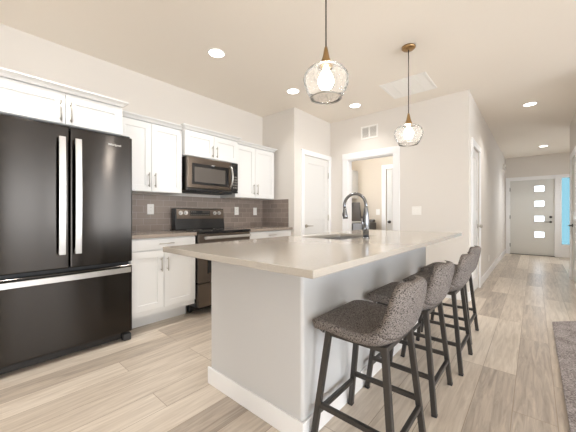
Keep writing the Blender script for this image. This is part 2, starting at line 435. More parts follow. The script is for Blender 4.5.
# walls with windows behind the camera
def holed_wall(name, axis, pos, a0, a1, holes, label):
    w = MB()
    def bx(u0, u1, z0, z1):
        if axis == 'y': w.box(u0, u1, pos, pos + T * (1 if pos > 0 else -1), z0, z1)
        else: w.box(pos, pos + T, u0, u1, z0, z1)
    u = a0
    for h0, h1, z0, z1 in holes:
        bx(u, h0, 0, H); bx(h0, h1, z1, H)
        if z0 > 0.01: bx(h0, h1, 0, z0)
        u = h1
    bx(u, a1, 0, H)
    return tag(w.build(name, 'wall'), label, 'wall', kind='structure')
holed_wall('wall_rear', 'y', YR, XL, XR, [(2.1, 3.7, 0.6, 2.1)], 'living area wall behind the camera')
holed_wall('wall_right', 'x', XR, YR, 4.4, [(-2.2, 0.1, 0.05, 2.25), (0.7, 2.25, 0.6, 2.15), (2.55, 4.10, 0.6, 2.15)], 'living area wall with two windows')
def window(name, axis, pos, u0, u1, z0, z1, nu, nz, label):
    w = MB(); f = 0.05
    def bx(a, b, c, d):
        if axis == 'y': w.box(a, b, pos - 0.09, pos - 0.04, c, d)
        else: w.box(pos + 0.04, pos + 0.09, a, b, c, d)
    bx(u0, u0 + f, z0, z1); bx(u1 - f, u1, z0, z1); bx(u0 + f, u1 - f, z0, z0 + f); bx(u0 + f, u1 - f, z1 - f, z1)
    for i in range(1, nu):
        c = u0 + (u1 - u0) * i / nu; bx(c - 0.025, c + 0.025, z0 + f, z1 - f)
    for i in range(1, nz):
        c = z0 + (z1 - z0) * i / nz
        for j in range(nu):
            a = u0 + (u1 - u0) * j / nu + (f if j == 0 else 0.025); b = u0 + (u1 - u0) * (j + 1) / nu - (f if j == nu - 1 else 0.025)
            bx(a, b, c - 0.012, c + 0.012)
    return tag(w.build(name, 'trim'), label, 'window', kind='structure')
holed_wall('wall_entry_right', 'x', 1.7, 7.18, YD + T, [(8.4, 9.2, 0.85, 2.05)], 'entry side wall right of the front door')  # window opening added out of view to bring daylight into the hall
window('window_added', 'x', 1.7, 8.4, 9.2, 0.85, 2.05, 1, 1, 'frame of an unseen window added in the entry side wall to light the hall')
window('window_2', 'x', XR, -2.2, 0.1, 0.05, 2.25, 2, 1, 'wide patio door frame in the right wall')
window('window_3', 'y', YR, 2.1, 3.7, 0.6, 2.1, 2, 1, 'window frame in the rear wall')
window('window_4', 'x', XR, 0.7, 2.25, 0.6, 2.15, 2, 2, 'nearer window frame in the right wall')
window('window_5', 'x', XR, 2.55, 4.10, 0.6, 2.15, 2, 2, 'farther window frame in the right wall')

# ---- utility room behind the opening
YU = 5.82
XU0, XU1 = -3.36, XH - T
box_thing('wall_utility_left', 'warmwall', (XU0 - T, XU0, YC + T, YU + T, 0, H), 'utility room side wall', 'wall')
w = MB(); w.box(XU0, -2.335, YU, YU + T, 0, H); w.box(-1.585, XU1, YU, YU + T, 0, H); w.box(-2.335, -1.585, YU, YU + T, 2.045, H)
tag(w.build('wall_utility_back', 'warmwall'), 'warm beige wall at the back of the utility room', 'wall', kind='structure')

# ---- casings and baseboards
def casing(name, kind_axis, pos, u0, u1, top, wd, label, side=1, depth=0.018, bottom=0.0, right=True):
    """three boards around an opening, standing proud of the wall face at pos towards side"""
    c = MB()
    def bx(a, b, z0, z1, dd=depth):
        if kind_axis == 'y': c.box(a, b, pos, pos + side * dd, z0, z1, bevel=0.003)
        else: c.box(pos, pos + side * dd, a, b, z0, z1, bevel=0.003)
    bx(u0 - wd, u0, bottom, top); 
    if right: bx(u1, u1 + (right if right is not True else wd), bottom, top)
    bx(u0 - wd, u1 + (0 if not right else (wd if right is True else right)), top, top + wd, depth + 0.004)
    return tag(c.build(name, 'trim'), label, 'trim', kind='structure')
casing('trim_1', 'y', YC, OL + 0.012, OR - 0.012, OT, 0.100, 'white casing around the utility room opening', side=-1)
j = MB(); j.box(OL, OL + 0.014, YC, YC + T, 0, OT, 0.001); j.box(OR - 0.014, OR, YC, YC + T, 0, OT, 0.001); j.box(OL + 0.014, OR - 0.014, YC, YC + T, OT - 0.014, OT, 0.001)
tag(j.build('trim_2', 'trim'), 'white jamb lining the utility room opening', 'trim', kind='structure')
casing('trim_3', 'x', XP, 3.484, 4.167, 2.030, 0.074, 'white casing around the pantry door')
casing('trim_4', 'x', XH, HD0, HD1, 2.030, 0.080, 'white casing around the closet door in the hall')
casing('trim_5', 'y', YD, -0.528, 0.406, 2.050, 0.085, 'white casing around the front door', side=-1, right=0.108)
casing('trim_6', 'y', YU, -2.335, -1.585, 2.045, 0.090, 'white casing around the utility room back door', side=-1)
casing('trim_7', 'x', XHR, 6.02, 6.78, 2.035, 0.080, 'white casing around the door at the right edge', side=-1)
def baseboard(name, b, label):
    return tag(MB().box(*b, bevel=0.003).build(name, 'trim'), label, 'baseboard', kind='structure')
BH = 0.12
baseboard('baseboard_hall', (XH, XH + 0.013, HD1 + 0.08, YD, 0, BH), 'white baseboard along the hall beyond the closet door')
baseboard('baseboard_hall_near', (XH, XH + 0.013, YC - 0.013, HD0 - 0.08, 0, BH), 'short white baseboard before the closet door')
baseboard('baseboard_back', (OR + 0.09, XH, YC - 0.013, YC, 0, BH), 'white baseboard right of the utility room opening')
baseboard('baseboard_left', (XL, XL + 0.013, YR, 0.04, 0, BH), 'white baseboard left of the refrigerator')
baseboard('baseboard_end', (0.745 + 0.08, 1.7, YD - 0.013, YD, 0, BH), 'white baseboard right of the sidelight')
baseboard('baseboard_right', (XHR - 0.013, XHR, 6.87, 7.18, 0, BH), 'white baseboard at the wall end right of the hall')
baseboard('baseboard_right_near', (XHR - 0.013, XHR, 4.40, 5.93, 0, BH), 'white baseboard before the door at the right edge')

# ---- doors
def shaker_slab(mb, axis, pos, th, u0, u1, z0, z1, panels, st=0.11, rec=0.010, side=1):
    """flat door with recessed panels; front face at pos, looking towards side"""
    def bx(a, b, c, d, f0, f1, bev=0.0015):
        lo, hi = pos - side * f1, pos - side * f0
        if axis == 'y': mb.box(a, b, lo, hi, c, d, bev)
        else: mb.box(lo, hi, a, b, c, d, bev)
    bx(u0 + st * .5, u1 - st * .5, z0 + st * .5, z1 - st * .5, rec, th, 0)
    bx(u0, u0 + st, z0, z1, 0, th); bx(u1 - st, u1, z0, z1, 0, th)
    zs = [z0] + [a for p in panels for a in p] + [z1]
    for a, b in zip(zs[0::2], zs[1::2]): bx(u0 + st - 0.001, u1 - st + 0.001, a, b, 0, th)

def lever(parent, p, out, along, name='door_handle', mat='nickel'):
    p, out, along = Vector(p), Vector(out), Vector(along)
    h = MB(); h.cyl(p, p + out * 0.012, 0.028); h.cyl(p + out * 0.012, p + out * 0.05, 0.011)
    h.tube([p + out * 0.045, p + out * 0.05 + along * 0.02, p + out * 0.052 + along * 0.115], [0.011, 0.010, 0.008], 10)
    return h.build(name, mat, parent)
def knob(parent, p, out, name='door_knob', mat='nickel', r=0.026):
    p, out = Vector(p), Vector(out)
    h = MB(); h.cyl(p, p + out * 0.010, 0.030); h.cyl(p + out * 0.01, p + out * 0.035, 0.011)
    h.tube([p + out * 0.030, p + out * 0.036, p + out * 0.05, p + out * 0.062, p + out * 0.068], [0.012, 0.022, r, 0.022, 0.006], 16)
    return h.build(name, mat, parent)
def hinges(parent, pts, out, mat='nickel'):
    for p in pts:
        p = Vector(p); o = Vector(out)
        MB().cyl(p + o * 0.004 + Vector((0, 0, -0.05)), p + o * 0.004 + Vector((0, 0, 0.05)), 0.008, seg=10).build('hinge', mat, parent)

d = thing('door_1', (XP, 3.825, 0), 'white two-panel pantry door with lever handle', 'door', kind='structure')
m_ = MB(); shaker_slab(m_, 'x', XP - 0.004, 0.035, 3.488, 4.163, 0.012, 2.024, [(0.20, 1.02), (1.16, 1.91)]); m_.build('panel', 'door', d)
lever(d, (XP - 0.004, 3.545, 0.925), (1, 0, 0), (0, 1, 0)); hinges(d, [(XP, 4.166, 1.77), (XP, 4.166, 1.05), (XP, 4.166, 0.25)], (1, 0, 0))
d = thing('door_2', (XH, 4.80, 0), 'white closet door in the left hall wall', 'door', kind='structure')
m_ = MB(); shaker_slab(m_, 'x', XH - 0.012, 0.035, HD0 + 0.004, HD1 - 0.004, 0.012, 2.028, [(0.20, 1.02), (1.16, 1.91)]); m_.build('panel', 'door', d)
knob(d, (XH - 0.012, HD1 - 0.07, 0.93), (1, 0, 0)); hinges(d, [(XH, HD0 + 0.004, 1.77), (XH, HD0 + 0.004, 0.25)], (1, 0, 0))
d = thing('door_4', (-1.96, YU, 0), 'white panel door at the back of the utility room', 'door', kind='structure')
m_ = MB(); shaker_slab(m_, 'y', YU + 0.012, 0.035, -2.330, -1.590, 0.012, 2.040, [(0.20, 1.02), (1.16, 1.92)], side=-1); m_.build('panel', 'door', d)
knob(d, (-2.265, YU + 0.012, 0.95), (0, -1, 0), mat='legmetal')
d = thing('door_5', (XHR, 6.4, 0), 'white glossy door at the right edge of the photo', 'door', kind='structure')
m_ = MB(); shaker_slab(m_, 'x', XHR + 0.006, 0.035, 6.024, 6.776, 0.012, 2.030, [(0.20, 1.02), (1.16, 1.92)], side=-1); m_.build('panel', 'door', d)
lever(d, (XHR + 0.006, 6.71, 0.92), (-1, 0, 0), (0, -1, 0), mat='legmetal')
# front door
d = thing('door_3', (-0.061, YD, 0), 'pale grey front door with four small stacked glass panes', 'door', kind='structure')
L0, L1, LITES = 0.004, 0.194, [(0.490, 0.632), (0.920, 1.058), (1.325, 1.463), (1.724, 1.868)]
YF = YD + 0.02
m_ = MB(); m_.box(-0.518, L0, YF, YF + 0.045, 0.012, 2.04); m_.box(L1, 0.396, YF, YF + 0.045, 0.012, 2.04)
zs = [0.012] + [a for p in LITES for a in p] + [2.04]
for a, b in zip(zs[0::2], zs[1::2]): m_.box(L0, L1, YF, YF + 0.045, a, b)
m_.build('panel', 'frontdoor', d)
for a, b in LITES:
    f = MB(); e = 0.016
    f.box(L0 - e, L0, YF - 0.010, YF, a - e, b + e, 0.002); f.box(L1, L1 + e, YF - 0.010, YF, a - e, b + e, 0.002)
    f.box(L0, L1, YF - 0.010, YF, b, b + e, 0.002); f.box(L0, L1, YF - 0.010, YF, a - e, a, 0.002)
    fo = f.build('pane_frame', 'frontdoor', d)
    MB().box(L0, L1, YF + 0.02, YF + 0.024, a, b).build('pane', 'doorpane', fo)
lever(d, (0.325, YF, 0.906), (0, -1, 0), (-1, 0, 0), mat='legmetal')
MB().cyl((0.325, YF, 1.037), (0.325, YF - 0.022, 1.037), 0.030).build('deadbolt', 'legmetal', d)
hinges(d, [(-0.520, YD - 0.0, z) for z in (0.25, 1.03, 1.80)], (0, -1, 0), mat='legmetal')
j = MB(); j.box(-0.528, -0.5185, YD, YD + T, 0.012, 2.05); j.box(0.3965, 0.406, YD, YD + T, 0.012, 2.05); j.box(-0.5185, 0.3965, YD, YD + T, 2.0405, 2.05); j.box(-0.5185, 0.3965, YF + 0.046, YF + 0.07, 2.02, 2.0405); j.box(-0.5185, -0.495, YF + 0.046, YF + 0.07, 0.012, 2.02); j.box(0.373, 0.3965, YF + 0.046, YF + 0.07, 0.012, 2.02); j.build('jamb', 'trim', d)
MB().box(-0.528, 0.406, YD - 0.02, YD + T, 0.0, 0.012, 0.002).build('threshold', 'legmetal', d)
# sidelight
d = thing('window_1', (0.63, YD, 0), 'tall narrow sidelight glowing blue right of the front door', 'window', kind='structure')
f = MB()
f.box(0.515, 0.533, YD - 0.016, YD + T, 0.30, 2.07, 0.002); f.box(0.727, 0.745, YD - 0.016, YD + T, 0.30, 2.07, 0.002)
f.box(0.533, 0.727, YD - 0.016, YD + T, 2.052, 2.07, 0.002); f.box(0.533, 0.727, YD - 0.016, YD + T, 0.30, 0.33, 0.002)
f.build('window_frame', 'trim', d)
MB().box(0.533, 0.727, YD + 0.05, YD + 0.056, 0.33, 2.052).build('pane', 'bluepane', d)
f = MB(); f.box(0.514, 0.83, YD - 0.018, YD, 0.0, 0.16, 0.003); f.box(0.514, 0.83, YD - 0.014, YD, 0.16, 0.30, 0.003); f.box(0.745, 0.83, YD - 0.018, YD, 0.30, 2.05, 0.003); f.box(0.514, 0.83, YD - 0.022, YD, 2.07, 2.135, 0.003)
f.build('sidelight_casing', 'trim', d)

# ================================================================== kitchen wall run
def shaker_front(mb, xf, y0, y1, z0, z1, th=0.020, st=0.062, rec=0.008):
    """cabinet door whose face is the plane x = xf"""
    mb.box(xf - th, xf - rec, y0 + 0.01, y1 - 0.01, z0 + 0.01, z1 - 0.01)
    for a, b in ((y0, y0 + st), (y1 - st, y1)): mb.box(xf - th, xf, a, b, z0, z1, 0.0015)
    for a, b in ((z0, z0 + st), (z1 - st, z1)): mb.box(xf - th, xf, y0 + st - 0.001, y1 - st + 0.001, a, b, 0.0015)
def pull(parent, x, p0, p1, r=0.0048):
    """bar handle standing off the plane x"""
    p0, p1 = Vector((x + 0.030, *p0)), Vector((x + 0.030, *p1)); dv = (p1 - p0)
    h = MB(); h.cyl(p0, p1, r, seg=12)
    for t in (0.14, 0.86):
        q = p0 + dv * t; h.cyl((x - 0.001, q.y, q.z), (q.x, q.y, q.z), r * 0.85, seg=10)
    return h.build('handle', 'nickel', parent)
def crown(parent, xb, xf, y0, y1, z, left=True, right=True, hgt=0.044, out=0.038):
    """stepped crown moulding with returns on the open ends"""
    c = MB()
    b = bmesh.new()
    def loop(o, zz):
        return [b.verts.new(p) for p in ((xb, y0 - (o if left else 0), zz), (xf + o, y0 - (o if left else 0), zz), (xf + o, y1 + (o if right else 0), zz), (xb, y1 + (o if right else 0), zz))]
    prof = [(0.003, z), (0.006, z + 0.008), (0.014, z + 0.020), (out - 0.006, z + hgt - 0.012), (out, z + hgt - 0.010), (out, z + hgt)]
    L = [loop(o, zz) for o, zz in prof]
    for p, q_ in zip(L, L[1:]):
        for k in range(4): b.faces.new((p[k], p[(k + 1) % 4], q_[(k + 1) % 4], q_[k]))
    b.faces.new(L[0][::-1]); b.faces.new(L[-1]); c._merge(b)
    return c.build('crown', 'cabinet', parent)
def upper(name, xf, y0, y1, z0, z1, split, hz, label, cleft=True, cright=True):
    t = thing(name, (XL, (y0 + y1) / 2, z0), label, 'cabinet', 'white wall cabinets above the counter')
    xb = XL + 0.002
    MB().box(xb, xf - 0.021, y0, y1, z0, z1, 0.001).build('body', 'cabinet', t)
    g = 0.002
    for a, b, side in ((y0 + g, split - g, 1), (split + g, y1 - g, -1)):
        m = MB(); shaker_front(m, xf, a, b, z0 + 0.004, z1 - 0.012); dd = m.build('door', 'cabinet', t)
        yh = (b - 0.030) if side == 1 else (a + 0.030)
        pull(dd, xf, (yh, hz[0]), (yh, hz[1]))
    crown(t, xb, xf, y0, y1, z1, cleft, cright)
    return t
upper('over_refrigerator_cabinet', -2.75, 0.112, 0.952, 1.80, 2.048, 0.546, (1.818, 1.975), 'white two-door cabinet over the refrigerator')
upper('wall_cabinet', -3.03, 1.012, 1.665, 1.340, 2.062, 1.325, (1.385, 1.535), 'tall white two-door wall cabinet between refrigerator and microwave', True, False)
upper('wall_cabinet', -2.97, 1.668, 2.418, 1.775, 2.070, 2.052, (1.795, 1.93), 'short white two-door wall cabinet over the microwave')
upper('wall_cabinet', -3.03, 2.421, 3.180, 1.335, 2.060, 2.785, (1.385, 1.535), 'tall white two-door wall cabinet right of the microwave, by the corner', False, True)

def base_cab(name, y0, y1, split, label, ctop=0.879):
    xf = -2.74
    t = thing(name, (-3.05, (y0 + y1) / 2, 0), label, 'cabinet', 'white base cabinets along the kitchen wall')
    b = MB(); b.box(XL + 0.002, xf - 0.021, y0, y1, 0.15, ctop, 0.001); b.build('body', 'cabinet', t)
    b = MB(); b.box(XL + 0.002, xf - 0.20, y0, y1, 0.0, 0.15, 0.001); b.build('toe_kick', 'cabinet', t)
    m = MB(); m.box(xf - 0.020, xf, y0 + 0.003, y1 - 0.003, 0.768, ctop - 0.010, 0.002); dr = m.build('drawer', 'cabinet', t)
    yc = (y0 + y1) / 2; pull(dr, xf, (yc - 0.075, 0.822), (yc + 0.075, 0.822))
    for a, b_, side in ((y0 + 0.003, split - 0.002, 1), (split + 0.002, y1 - 0.003, -1)):
        m = MB(); shaker_front(m, xf, a, b_, 0.200, 0.758); dd = m.build('door', 'cabinet', t)
        yh = b_ - 0.030 if side == 1 else a + 0.030
        pull(dd, xf, (yh, 0.555), (yh, 0.690))
    return t
base_cab('base_cabinet', 1.012, 1.661, 1.318, 'white base cabinet with one drawer, between refrigerator and stove')
base_cab('base_cabinet', 2.400, 3.245, 2.83, 'white base cabinet right of the stove, mostly behind the island')
def counter(y0, y1, label):
    return tag(MB().box(XL + 0.002, -2.715, y0, y1, 0.880, 0.914, 0.004).build('countertop', 'sidequartz'), label, 'countertop', 'grey counters along the kitchen wall')
counter(1.012, 1.662, 'grey quartz countertop between refrigerator and stove')
counter(2.398, 3.250, 'grey quartz countertop right of the stove, in the corner')
bs = MB(); bs.box(XL, XL + 0.009, 1.0, YB, 0.915, 1.334); bs.box(XL + 0.009, -2.800, YB - 0.009, YB, 0.915, 1.334)
tag(bs.build('backsplash', 'tile'), 'glossy grey-brown subway tile backsplash behind stove and counters', 'backsplash', kind='structure')

# refrigerator
t = thing('refrigerator', (-3.0, 0.549, 0), 'black stainless french-door refrigerator with bottom freezer drawer', 'refrigerator')
XF = -2.687; FY0, FY1, FG = 0.096, 1.007, 0.560
MB().box(-3.34, XF - 0.075, FY0 + 0.004, FY1 - 0.004, 0.035, 1.760, 0.004).build('body', 'rubber', t)
doors = []
for a, b in ((FY0, FG - 0.003), (FG + 0.003, FY1)):
    doors.append(MB().box(XF - 0.068, XF, a, b, 0.694, 1.773, 0.009, 3).build('door', 'blacksteel', t))
fr = MB().box(XF - 0.068, XF, FY0, FY1, 0.080, 0.664, 0.009, 3).build('freezer_drawer', 'blacksteel', t)
for dd, yc in zip(doors, (0.507, 0.606)):
    h = MB()
    prof = [(0.0, 0.806), (0.006, 0.806)]
    n = 14; pts = []
    for i in range(n + 1):
        z = 0.803 + (1.682 - 0.803) * i / n
        bow = 0.036 + 0.012 * math.sin(PI * i / n)
        pts.append((bow, z))
    poly = [(XF + b_ + 0.012, z) for b_, z in pts] + [(XF + b_, z) for b_, z in reversed(pts)]
    h.prism(poly, yc - 0.021, yc + 0.021, 'y', 0.003)
    for z in (0.823, 1.660): h.box(XF - 0.002, XF + 0.042, yc - 0.014, yc + 0.014, z - 0.018, z + 0.018, 0.003)
    h.build('handle', 'steel', dd)
h = MB(); pts = []
for i in range(15):
    y = 0.125 + (0.980 - 0.125) * i / 14
    pts.append((0.036 + 0.010 * math.sin(PI * i / 14), y))
h.prism([(XF + b_ + 0.012, y) for b_, y in pts] + [(XF + b_, y) for b_, y in reversed(pts)], 0.607, 0.650, 'z', 0.003)
for y in (0.150, 0.955): h.box(XF - 0.002, XF + 0.042, y - 0.018, y + 0.018, 0.614, 0.643, 0.003)
h.build('handle', 'steel', fr)
tag(MB().box(XF - 0.10, XF - 0.045, FY0 + 0.02, FY1 - 0.06, 0.020, 0.078, 0.003).build('grille', 'black', t), 'black toe grille')
for y in (FY0 + 0.04, FY1 - 0.035): MB().box(XF - 0.075, XF - 0.004, y - 0.033, y + 0.033, 0.0, 0.062, 0.012).build('foot', 'rubber', t)
for y in (FY0 + 0.05, FY1 - 0.05): MB().box(XF - 0.065, XF - 0.012, y - 0.035, y + 0.035, 1.773, 1.787, 0.004).build('hinge_cover', 'rubber', t)
MB().box(-3.30, -3.22, FY0 + 0.05, FY1 - 0.05, 0.0, 0.04).build('roller', 'rubber', t)

def lettering(body, size, parent, x, y, z, name='logo', mat='mark', depth=0.0006):
    """raised letters on a face looking towards +x, reading along +y, centred on (y, z)"""
    c = bpy.data.curves.new(name, 'FONT'); c.body = body; c.size = size; c.align_x = 'CENTER'; c.align_y = 'CENTER'; c.extrude = depth
    tmp = bpy.data.objects.new('tmp_text', c); COL.objects.link(tmp)
    me = bpy.data.meshes.new_from_object(tmp.evaluated_get(bpy.context.evaluated_depsgraph_get()))
    bpy.data.objects.remove(tmp); bpy.data.curves.remove(c)
    org = Vector(parent['_o'])
    for v in me.vertices:
        u, w_, d_ = v.co
        v.co = Vector((x + d_, y + u, z + w_)) - org
    me.materials.clear(); me.materials.append(M[mat])
    o = bpy.data.objects.new(name, me); COL.objects.link(o); o.parent = parent; o['_o'] = tuple(org)
    return o
lettering('Whirlpool', 0.0235, doors[1], XF + 0.0006, 0.868, 1.690)

# stove
t = thing('stove', (-3.0, 2.02, 0), 'black and stainless electric stove between the base cabinets', 'stove')
RY0, RY1, XS = 1.668, 2.392, -2.695
MB().box(XL + 0.035, XS - 0.045, RY0, RY1, 0.10, 0.900, 0.003).build('body', 'black', t)
for y in (RY0 + 0.05, RY1 - 0.05):
    for x in (-3.25, -2.95): MB().cyl((x, y, 0), (x, y, 0.102), 0.02).build('foot', 'rubber', t)
ck = MB().box(XL + 0.035, XS + 0.012, RY0 - 0.002, RY1 + 0.002, 0.900, 0.921, 0.005).build('cooktop', 'blackglass', t)
for x, y, r in ((-3.05, 1.83, 0.085), (-2.86, 1.83, 0.105), (-3.05, 2.22, 0.105), (-2.86, 2.22, 0.085)):
    MB().lathe([(r, 0.0), (r, 0.0006), (r - 0.004, 0.0006), (r - 0.004, 0.0)], (x, y, 0.921), 40, True).build('burner_ring', 'slot', ck)
od = MB(); od.box(XS - 0.045, XS, RY0 + 0.002, RY1 - 0.002, 0.366, 0.892, 0.006); od = od.build('oven_door', 'bronzesteel', t)
MB().box(XS - 0.002, XS + 0.003, RY0 + 0.11, RY1 - 0.11, 0.46, 0.76, 0.002).build('oven_window', 'blackglass', od)
h = MB(); h.box(XS + 0.030, XS + 0.046, RY0 + 0.055, RY1 - 0.02, 0.834, 0.866, 0.006)
for y in (RY0 + 0.08, RY1 - 0.05): h.box(XS - 0.002, XS + 0.034, y - 0.014, y + 0.014, 0.838, 0.862, 0.003)
h.build('handle', 'steel', od)
sd = MB().box(XS - 0.045, XS, RY0 + 0.002, RY1 - 0.002, 0.105, 0.356, 0.006).build('storage_drawer', 'bronzesteel', t)
MB().box(XS - 0.24, XS - 0.20, RY0 + 0.01, RY1 - 0.01, 0.02, 0.10).build('toe_panel', 'black', t)
bg = MB(); bg.prism([(-3.325, 0.921), (-3.215, 0.921), (-3.228, 1.02), (-3.243, 1.178), (-3.325, 1.178)], RY0 + 0.020, RY1 - 0.004, 'y', 0.004)
bg = bg.build('backguard', 'black', t)
def tilt(z): return -3.228 - 0.015 * (z - 1.02) / 0.158
f = MB(); f.prism([(tilt(1.050) - 0.004, 1.050), (tilt(1.050) + 0.003, 1.050), (tilt(1.170) + 0.003, 1.170), (tilt(1.170) - 0.004, 1.170)], RY0 + 0.040, RY1 - 0.012, 'y', 0.001)
cp = f.build('control_panel', 'bronzesteel', bg)
for y in (1.760, 1.828, 2.245, 2.313):
    k = MB(); z = 1.122; x = tilt(z) + 0.002
    k.cyl((x, y, z), (x + 0.006, y, z + 0.0006), 0.026); k.cyl((x + 0.006, y, z), (x + 0.026, y, z + 0.002), 0.019, 0.016)
    k.box(x + 0.024, x + 0.030, y - 0.004, y + 0.004, z - 0.014, z + 0.016, 0.001)
    k.build('knob', 'steel', bg)
z0, z1 = 1.088, 1.152
f = MB(); f.prism([(tilt(z0), z0), (tilt(z0) + 0.005, z0), (tilt(z1) + 0.005, z1), (tilt(z1), z1)], 1.885, 2.170, 'y', 0.001); f.build('display', 'screen', bg)
for i in range(10):
    for z in (1.100, 1.136):
        if 3 <= i <= 5 and z > 1.12: continue
        y = 1.903 + i * 0.0276; x = tilt(z) + 0.004
        MB().box(x, x + 0.0022, y - 0.008, y + 0.008, z - 0.004, z + 0.004).build('button', 'slot', bg)

# microwave
t = thing('microwave', (-3.15, 2.04, 1.37), 'over-the-range black stainless microwave with curved steel handle', 'microwave')
XM = -2.95; MY0, MY1, MZ0, MZ1 = 1.688, 2.408, 1.380, 1.768
MB().box(XL + 0.002, XM - 0.030, MY0, MY1, MZ0, MZ1, 0.003).build('body', 'bronzesteel', t)
dr = MB().box(XM - 0.029, XM, MY0, 2.300, MZ0 + 0.028, MZ1 - 0.002, 0.005).build('door', 'bronzesteel', t)
MB().box(XM - 0.003, XM + 0.002, MY0 + 0.055, 2.255, MZ0 + 0.072, MZ1 - 0.075, 0.002).build('window_border', 'blackglass', dr)
MB().box(XM, XM + 0.003, MY0 + 0.085, 2.205, MZ0 + 0.100, MZ1 - 0.115, 0.002).build('window', 'windowglass', dr)
cp = MB().box(XM - 0.029, XM - 0.001, 2.303, MY1, MZ0 + 0.028, MZ1 - 0.002, 0.004).build('control_panel', 'black', t)
MB().box(XM - 0.003, XM + 0.001, 2.325, MY1 - 0.018, MZ1 - 0.125, MZ1 - 0.070, 0.001).build('display', 'screen', cp)
for r_ in range(5):
    for c_ in range(3):
        y = 2.338 + c_ * 0.025; z = MZ0 + 0.070 + r_ * 0.034
        MB().box(XM - 0.002, XM + 0.0005, y - 0.008, y + 0.008, z - 0.010, z + 0.010).build('button', 'slot', cp)
h = MB(); pts = []
for i in range(17):
    a = i / 16; pts.append((XM + 0.004 + 0.052 * math.sin(PI * a) ** 0.6, 2.278, MZ0 + 0.062 + a * 0.275))
h.tube(pts, [0.012] * 17, 12); h.build('handle', 'steel', dr)
MB().box(XM - 0.029, XM - 0.004, MY0, MY1, MZ0, MZ0 + 0.026, 0.002).build('vent_grille', 'black', t)
MB().box(-3.30, -3.00, MY0 + 0.06, MY1 - 0.06, MZ0 - 0.012, MZ0, 0.003).build('underside_filter', 'rubber', t)

# outlets and switches
def plate(name, face, u, z, wd, hg, label, cat, n=1, group=None):
    """cover plate; face = ('x', pos, +1/-1) or ('y', pos, +1/-1)"""
    ax, pos, sd_ = face
    loc = (pos, u, z) if ax == 'x' else (u, pos, z)
    t = thing(name, loc, label, cat, group)
    def bx(m, a, b, c, d, f0, f1, bev):
        p0, p1 = pos + sd_ * f0, pos + sd_ * f1
        (m.box(p0, p1, a, b, c, d, bev) if ax == 'x' else m.box(a, b, p0, p1, c, d, bev))
    m = MB(); bx(m, u - wd / 2, u + wd / 2, z - hg / 2, z + hg / 2, 0.0, 0.006, 0.002); m.build('cover_plate', 'plate', t)
    for i in range(n):
        uc = u + (i - (n - 1) / 2) * 0.046
        if cat == 'outlet':
            for dz in (-0.02, 0.02):
                m = MB(); bx(m, uc - 0.014, uc + 0.014, z + dz - 0.013, z + dz + 0.013, 0.005, 0.0075, 0.001)
                s_ = m.build('socket', 'plate', t)
                for du in (-0.006, 0.006):
                    m = MB(); bx(m, uc + du - 0.0012, uc + du + 0.0012, z + dz - 0.003, z + dz + 0.006, 0.0072, 0.0078, 0); m.build('slot', 'slot', s_)
        else:
            m = MB(); bx(m, uc - 0.016, uc + 0.016, z - 0.033, z + 0.033, 0.005, 0.0085, 0.002); m.build('rocker', 'plate', t)
    return t
SPX = ('x', XL + 0.009, 1)
G = 'white wall outlets'
plate('wall_outlet', SPX, 1.452, 1.164, 0.075, 0.118, 'white outlet on the backsplash left of the stove', 'outlet', group=G)
plate('wall_outlet', SPX, 2.706, 1.156, 0.075, 0.118, 'white outlet on the backsplash just right of the stove', 'outlet', group=G)
plate('light_switch', SPX, 3.075, 1.152, 0.072, 0.118, 'white single switch on the backsplash near the corner', 'switch', group='white light switches')
plate('light_switch', ('y', YC, -1), -1.262, 1.157, 0.126, 0.120, 'white double rocker switch on the wall right of the cased opening', 'switch', 2, 'white light switches')
plate('light_switch', ('y', YU, -1), -2.51, 1.156, 0.085, 0.120, 'white switch inside the utility room beside its door', 'switch', 1, 'white light switches')
plate('wall_outlet', ('x', XH, 1), 6.34, 0.31, 0.075, 0.118, 'white outlet low on the hall wall, past the closet door', 'outlet', group=G)
plate('wall_outlet', ('x', XH, 1), 9.09, 0.31, 0.075, 0.118, 'white outlet low on the hall wall, nearest the front door', 'outlet', group=G)
t = thing('motion_sensor', (XH, 9.45, 2.3), 'small white sensor high on the hall wall near the front door', 'sensor')
MB().box(XH, XH + 0.055, 9.40, 9.50, 2.29, 2.43, 0.018, 3).build('housing', 'plate', t)
MB().box(XH + 0.05, XH + 0.062, 9.425, 9.475, 2.31, 2.36, 0.006).build('lens', 'slot', t)

# ================================================================== island
BX0, BX1, BY0, BY1 = -1.621, -0.829, 1.069, 3.16
b_ = 0.013
t = thing('island', ((BX0 + BX1) / 2, (BY0 + BY1) / 2, 0), 'white kitchen island base with panelled end under the quartz top', 'island')
m = MB(); bm_ = bmesh.new(); bmesh.ops.create_cube(bm_, size=1)
x0, x1, y0, y1 = BX0 + b_, BX1 - b_, BY0 + b_, BY1 - b_
for v in bm_.verts: v.co = Vector(((x0 + x1) / 2 + v.co.x * (x1 - x0), (y0 + y1) / 2 + v.co.y * (y1 - y0), 0.4415 + v.co.z * 0.883))
bmesh.ops.bevel(bm_, geom=[e for e in bm_.edges if abs(e.verts[0].co.z - e.verts[1].co.z) > 0.1], offset=0.018, segments=4, affect='EDGES', profile=0.5)
# the sink hangs inside: open the top
bmesh.ops.delete(bm_, geom=[f for f in bm_.faces if f.normal.z > 0.9], context='FACES')
m._merge(bm_); m.build('body', 'island', t)
m = MB()
def ring(z0, z1, o):
    m.box(BX0 - o, BX1 + o, BY0 - o, BY0 + b_, z0, z1, 0.004); m.box(BX1 - b_, BX1 + o, BY0 + b_, BY1 + o, z0, z1, 0.004)
    m.box(BX0 - o, BX1 - b_, BY1 - b_, BY1 + o, z0, z1, 0.004)
ring(0, 0.108, 0.0)
m.build('baseboard', 'trim', t)
